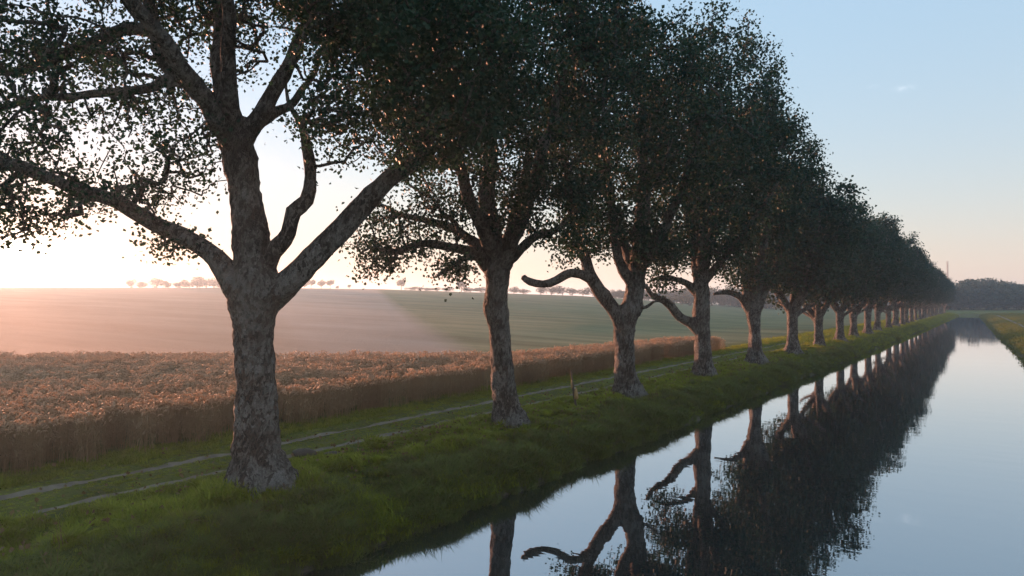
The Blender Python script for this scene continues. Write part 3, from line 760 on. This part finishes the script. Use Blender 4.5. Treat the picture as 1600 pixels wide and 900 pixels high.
# ------------------------------------------------------------------ broken stake in the row
sx, sy = to_xy(899, 634)
e = bpy.data.objects.new('wooden_stake', None); COL.objects.link(e)
e.location = (sx, sy, float(land_z(sx, sy)) + .06); e.rotation_euler = (0, 0, YAW); e.scale = (1.15, 1.15, 1.12)
tag(e, 'leaning broken wooden stake with a split brown board, between second and third trees', 'stake')
mb = MB(); tube(mb, [(0.03, 0, -.1), (0.0, 0, .1), (-.05, 0, .42), (-.09, 0, .75), (-.125, 0, 1.03)], [.034, .032, .036, .03, .010], 7, .15, 9); add('post', mb.mesh('post', [M_WOOD], True), e)
def board(pts, th, name, mat):
    P = np.array(pts, float); n = len(P)
    V = np.vstack([np.column_stack([P[:, 0], np.full(n, -th), P[:, 1]]), np.column_stack([P[:, 0], np.full(n, th), P[:, 1]])])
    mb = MB(); mb.add(V, [list(range(n))[::-1]]); mb.F[n].append(np.array([list(range(n, 2 * n))])); mb.M[n].append(np.zeros(1))
    mb.F.setdefault(4, []).append(np.array([[i, (i + 1) % n, n + (i + 1) % n, n + i] for i in range(n)])); mb.M.setdefault(4, []).append(np.zeros(n))
    o = add(name, mb.mesh(name, [mat]), e); return o
o = board([(-.04, .25), (.03, .23), (.075, .27), (.05, .45), (.02, .56), (-.03, .54)], .012, 'board', M_RUST); o.location = (0, -.05, 0)
o = board([(-.13, .52), (-.09, .54), (-.085, .74), (-.105, .78), (-.135, .70)], .010, 'splinter', M_RUST); o.location = (0, -.045, 0)
o = board([(-.035, .535), (-.015, .53), (-.012, .56), (-.032, .565)], .004, 'tag', M_NAIL); o.location = (0, -.07, 0)

# ------------------------------------------------------------------ grass and wheat (instanced tufts)
lib = bpy.data.collections.new('tuft_library')
def blades(seed, n, rad, h0, h1, w, lean, segs=2, radial=False):
    r = np.random.default_rng(seed); mb = MB()
    for _ in range(n):
        a = r.uniform(0, 6.28); q = rad * math.sqrt(r.random()); bx_, by_ = q * math.cos(a), q * math.sin(a)
        h = r.uniform(h0, h1); d = a + r.normal(0, .35) if radial else r.uniform(0, 6.28); ln = lean * r.uniform(.3, 1.3) * h * (.4 + q / rad if radial else 1); ww = w * r.uniform(.7, 1.3)
        px_, py_ = -math.sin(d) * ww, math.cos(d) * ww
        V = []
        for t in np.linspace(0, 1, segs + 1)[:-1]:
            cx, cy_, cz = bx_ + math.cos(d) * ln * t * t, by_ + math.sin(d) * ln * t * t, h * t * (1 - .25 * lean * t)
            V += [(cx - px_ * (1 - t * .6), cy_ - py_ * (1 - t * .6), cz), (cx + px_ * (1 - t * .6), cy_ + py_ * (1 - t * .6), cz)]
        V.append((bx_ + math.cos(d) * ln, by_ + math.sin(d) * ln, h * (1 - .25 * lean)))
        Fq = [[2 * i, 2 * i + 1, 2 * i + 3, 2 * i + 2] for i in range(segs - 1)]; nV = len(V)
        mb.add(V, [[nV - 3, nV - 2, nV - 1]])
        if Fq:
            mb.F.setdefault(4, []).append(np.array(Fq) + mb.n - nV); mb.M.setdefault(4, []).append(np.zeros(len(Fq)))
    return mb
def wheat_clump(seed, n=20):
    r = np.random.default_rng(seed); mb = MB()
    for _ in range(n):
        bx_, by_ = r.uniform(-.19, .19, 2); h = r.uniform(.80, 1.0); d = r.uniform(0, 6.28); ln = r.uniform(.02, .12)
        dx, dy = math.cos(d), math.sin(d)
        st = [(bx_, by_, 0), (bx_ + dx * ln * .3, by_ + dy * ln * .3, h * .55), (bx_ + dx * ln, by_ + dy * ln, h * .90)]
        tube(mb, st, [.004, .0035, .003], 3, cap=False)
        p = np.array(st[-1]); bend = r.uniform(.3, 1.0)
        ear = [p, p + np.array([dx * .03 * bend, dy * .03 * bend, .035]), p + np.array([dx * .075 * bend, dy * .075 * bend, .06 - .02 * bend]), p + np.array([dx * .12 * bend, dy * .12 * bend, .075 - .06 * bend])]
        tube(mb, ear, [.006, .0145, .013, .004], 4, cap=False, m=1)
        for _ in range(2):                                        # dry leaf
            t = r.uniform(.25, .7); a = r.uniform(0, 6.28); c = np.array([bx_, by_, h * t]); l = r.uniform(.12, .26)
            e1 = np.array([math.cos(a), math.sin(a), .5]) * l; sd = np.array([-math.sin(a), math.cos(a), 0]) * .007
            mb.add([c - sd, c + sd, c + e1 * .6 + sd * .8 , c + e1 * .6 - sd * .8, c + e1 * np.array([1, 1, .2])], [[0, 1, 2], [0, 2, 3], [3, 2, 4]])
    return mb
lawn = [blades(300 + i, 70, .17, .04, .12, .006, .8) for i in range(4)]
long_ = [blades(320 + i, 46, .14, .18, .40, .0075, 1.0, 3) for i in range(4)]
coarse = [blades(340 + i, 36, .40, .10, .24, .016, .7) for i in range(3)]
def library(name, mbs, mats):
    c = bpy.data.collections.new(name)
    for i, m in enumerate(mbs):
        c.objects.link(bpy.data.objects.new(f'{name}_{i:02d}', m.mesh(name, mats)))
    return c
def scatter(name, lib, pts, scl, rot, count, label, cat, seed):
    me = bpy.data.meshes.new(name); me.vertices.add(len(pts)); me.vertices.foreach_set('co', np.asarray(pts, np.float32).ravel())
    a = me.attributes.new('tuft_scale', 'FLOAT', 'POINT'); a.data.foreach_set('value', np.asarray(scl, np.float32))
    a = me.attributes.new('tuft_turn', 'FLOAT_VECTOR', 'POINT'); a.data.foreach_set('vector', np.asarray(rot, np.float32).ravel())
    a = me.attributes.new('tuft_kind', 'INT', 'POINT'); a.data.foreach_set('value', np.random.default_rng(seed).integers(0, count, len(pts)).astype(np.int32))
    o = tag(add(name, me), label, cat, kind='stuff')
    ng = bpy.data.node_groups.new(name, 'GeometryNodeTree')
    ng.interface.new_socket('Geometry', in_out='INPUT', socket_type='NodeSocketGeometry'); ng.interface.new_socket('Geometry', in_out='OUTPUT', socket_type='NodeSocketGeometry')
    N, Lk = ng.nodes, ng.links
    gi, go = N.new('NodeGroupInput'), N.new('NodeGroupOutput')
    ci = N.new('GeometryNodeCollectionInfo'); ci.inputs['Collection'].default_value = lib; ci.inputs['Separate Children'].default_value = True; ci.inputs['Reset Children'].default_value = True
    ip = N.new('GeometryNodeInstanceOnPoints'); ip.inputs['Pick Instance'].default_value = True
    def attr(n, t):
        x = N.new('GeometryNodeInputNamedAttribute'); x.data_type = t; x.inputs['Name'].default_value = n
        return next(s for s in x.outputs if s.enabled and s.name == 'Attribute')
    Lk.new(gi.outputs[0], ip.inputs['Points']); Lk.new(ci.outputs[0], ip.inputs['Instance'])
    Lk.new(attr('tuft_kind', 'INT'), ip.inputs['Instance Index']); Lk.new(attr('tuft_turn', 'FLOAT_VECTOR'), ip.inputs['Rotation']); Lk.new(attr('tuft_scale', 'FLOAT'), ip.inputs['Scale'])
    Lk.new(ip.outputs[0], go.inputs[0])
    o.modifiers.new('tufts', 'NODES').node_group = ng
    return o
def rand_pts(x0, x1, y0, y1, per_m2, seed):
    r = np.random.default_rng(seed); n = int((x1 - x0) * (y1 - y0) * per_m2)
    return r.uniform(x0, x1, n), r.uniform(y0, y1, n)
L_LAWN, L_LONG, L_COARSE = library('lawn_tuft', lawn, [M_GRASS]), library('long_tuft', long_, [M_LONG]), library('coarse_tuft', coarse, [M_GRASS])
L_WHEAT = library('wheat_clump', [wheat_clump(400 + i) for i in range(5)], [M_STRAW, M_EAR])

def ground_pts(x, y): return np.stack([x, y, land_z(x, y)], 1)
def off_ruts(x, y, half=.14):
    c = .07 * vnoise(y * .05, 0 * y, 5); k = np.ones(len(x), bool)
    for q in RUTS: k &= np.abs(x - q - c) > half * (1 + .8 * vnoise(y * 1.2, x * 3, 13))
    return k
def turn(n, seed, tilt=.15):
    r = np.random.default_rng(seed); return np.stack([r.normal(0, tilt, n), r.normal(0, tilt, n), r.uniform(0, 6.28, n)], 1)
# short turf on the bank top
xs, ysn = [], []
for (y0, y1, d) in ((1.5, 14, 75), (14, 30, 55), (30, 60, 28)):
    x, y = rand_pts(-15.2, -7.6, y0, y1, d, int(y0 * 10)); xs.append(x); ysn.append(y)
x, y = np.concatenate(xs), np.concatenate(ysn)
k = off_ruts(x, y) & (left_edge(y) - x > .1); x, y = x[k], y[k]
clump = .55 + 1.35 * np.clip(vnoise(x * 1.9, y * 1.3, 17) + .45, 0, 1) ** 1.5 * (.8 + vnoise(x * .5, y * .5, 18)) + .35 * sstep(30, 60, y)
clump *= np.where((x > -14.0) & (x < -11.6), .30, 1.0)
near_trunk = np.ones(len(x))
for (_, _, ty, _) in near_trees: near_trunk += 1.1 * np.exp(-((np.hypot(x - ROW_X, y - ty) - .75) / .25) ** 2)
scatter('turf', L_LAWN, ground_pts(x, y), clump * near_trunk ** .5, turn(len(x), 1), 4, 'short green grass on the canal bank around the trees', 'grass', 2)
L_TUSS = library('tussock', [blades(360 + i, 110, .11, .10, .19, .010, 1.0, 3, True) for i in range(4)], [M_GRASS])
xs, ysn = [], []
for (y0, y1, d) in ((1, 22, 8), (22, 60, 5)):
    x, y = rand_pts(-11.7, -8.0, y0, y1, d, int(y0) + 500); xs.append(x); ysn.append(y)
x, y = np.concatenate(xs), np.concatenate(ysn)
k = (left_edge(y) - x > .15) & (vnoise(x * .9, y * .9, 61) > -.22); x, y = x[k], y[k]
r_ = np.random.default_rng(62)
scatter('tussocks', L_TUSS, ground_pts(x, y), r_.uniform(.5, 1.25, len(x)) * (1 + .5 * vnoise(x * .6, y * .6, 63)), turn(len(x), 64, .15), 4, 'domed grass tussocks on the canal bank', 'grass', 65)
# long grass hanging over the water's edge and along the foot of the wheat
xs, ysn = [], []
for (y0, y1, d) in ((0, 20, 60), (20, 60, 34), (60, 120, 8)):
    r_ = np.random.default_rng(int(y0) + 70); n = int((y1 - y0) * 2.0 * d)
    y = r_.uniform(y0, y1, n); s = r_.beta(1.1, 1.7, n) * 2.0 - .02; xs.append(left_edge(y) - s); ysn.append(y)
    n = int((y1 - y0) * .8 * d * .12); y = r_.uniform(y0, min(y1, 60), n); xs.append(-14.75 + r_.normal(0, .25, n)); ysn.append(y)
x, y = np.concatenate(xs), np.concatenate(ysn)
s = left_edge(y) - x
rot = turn(len(x), 3, .2); rot[:, 2] = np.where(s < 2.2, np.random.default_rng(4).uniform(0, 6.28, len(x)), rot[:, 2])
sc = (.7 + .7 * (vnoise(x * 1.3, y * 1.3, 19) + .5)) * np.interp(s, [0, .6, 2.0, 5], [.85, .9, .5, .42])
scatter('long_grass', L_LONG, ground_pts(x, y), sc, rot, 4, 'longer dark grass hanging over the water edge', 'grass', 5)
# coarse turf farther along both banks
x, y = rand_pts(-15.5, -7.6, 55, 235, 7, 81)
k = (left_edge(y) - x > .05) & off_ruts(x, y, .25); x, y = x[k], y[k]
scatter('far_turf', L_COARSE, ground_pts(x, y), np.random.default_rng(6).uniform(.7, 1.2, len(x)), turn(len(x), 7), 3, 'grass along the far stretch of the tree-lined bank', 'grass', 8)
x, y = rand_pts(-6, 9, 25, 235, 7, 82)
k = (x - right_edge(y) > .05) & (np.abs(x - right_edge(y) - 3.0) > .5); x, y = x[k], y[k]
scatter('opposite_turf', library('opposite_tuft', [blades(350 + i, 36, .40, .12, .30, .016, .8) for i in range(3)], [M_LONG]), ground_pts(x, y), np.random.default_rng(16).uniform(.7, 1.2, len(x)), turn(len(x), 17), 3, 'dull green grass on the bank across the water', 'grass', 18)
# dry weed stalks on the slope, fallen leaves, two clods by the track
M_DRY = leafy('dry_weed', [(0.25, (0.14, 0.085, 0.04)), (0.6, (0.22, 0.15, 0.075)), (0.85, (0.30, 0.22, 0.12))], (0.2, 0.12, 0.05), 0.2)
L_WEED = library('weed_stalk', [blades(370 + i, 7, .10, .25, .55, .006, .45, 3) for i in range(4)], [M_DRY])
r_ = np.random.default_rng(77); n = 420
y = r_.uniform(1, 60, n); s_ = .15 + r_.beta(1.3, 1.6, n) * 2.2; x = left_edge(y) - s_
k = vnoise(x * .8, y * .8, 55) > -.05; x, y = x[k], y[k]
scatter('dry_weeds', L_WEED, ground_pts(x, y), r_.uniform(.5, 1.0, len(x)), turn(len(x), 56, .25), 4, 'thin brown weed stalks on the bank slope', 'weeds', 57)
n = 2600; y = r_.uniform(2, 45, n); x = ROW_X + r_.normal(0, 1.3, n); k = (left_edge(y) - x > .3); x, y = x[k], y[k]
p = ground_pts(x, y); p[:, 2] += r_.uniform(.05, .13, len(x))
V, Fl = leaf_arrays(p, .075, 78)
tag(add('fallen_leaves', mesh_np('fallen_leaves', V, [Fl], [M_DRY])), 'dry brown leaves scattered over the grass under the trees', 'leaves', kind='stuff')
M_CLOD = plain('dark_earth', (0.03, 0.022, 0.014), (0.075, 0.055, 0.036), 14, bd=.03)
for (px, py, sz, lab) in ((522, 713, .13, 'small dark clod of earth on the grass just right of the nearest trunk'), (478, 711, .19, 'flat dark clump of earth and roots beside the wheel rut, right of the nearest trunk')):
    cx, cy_ = to_xy(px, py)
    mb = MB(); rad = [.02, .8, 1.05, .9, .55, .12]; zz = [-.3, -.25, .1, .4, .62, .72]
    tube(mb, [(0, 0, z * sz) for z in zz], [q * sz for q in rad], 14, .35, 9)
    tag(add('earth_clod', mb.mesh('earth_clod', [M_CLOD], True), loc=(cx, cy_, float(land_z(cx, cy_)) + .03), scale=(1.5, 1.1, .9)), lab, 'earth clod')
# wheat
poly = [(-14.75, -8), (-14.75, 46.5)] + [cam_xy(*q) for q in ((11.6, 45.6), (2.4, 35.4), (-0.9, 31.6), (-24, 31), (-75, 31))] + [(-75, -8)]
def inside(x, y, poly):
    k = np.zeros(len(x), bool); j = len(poly) - 1
    for i in range(len(poly)):
        (xi, yi), (xj, yj) = poly[i], poly[j]
        k ^= ((yi > y) != (yj > y)) & (x < (xj - xi) * (y - yi) / (yj - yi + 1e-9) + xi); j = i
    return k
x, y = rand_pts(-75, -14.7, -8, 47, 9, 91)
Zc, Xc = -x * SA + y * CA, x * CA + y * SA
k = inside(x + .12 * vnoise(y * 2, x * 2, 33), y, poly) & (Xc / np.maximum(Zc, .1) > -1.1) & (Zc > 4)
x, y = x[k], y[k]
scatter('wheat', L_WHEAT, ground_pts(x, y), (1.0 - .35 * sstep(43, 48, y)) * (1.0 + .16 * vnoise(x * .35, y * .35, 41)) + np.random.default_rng(9).normal(0, .04, len(x)), turn(len(x), 10, .06), 5, 'ripe golden wheat standing in the field beside the track', 'wheat', 11)
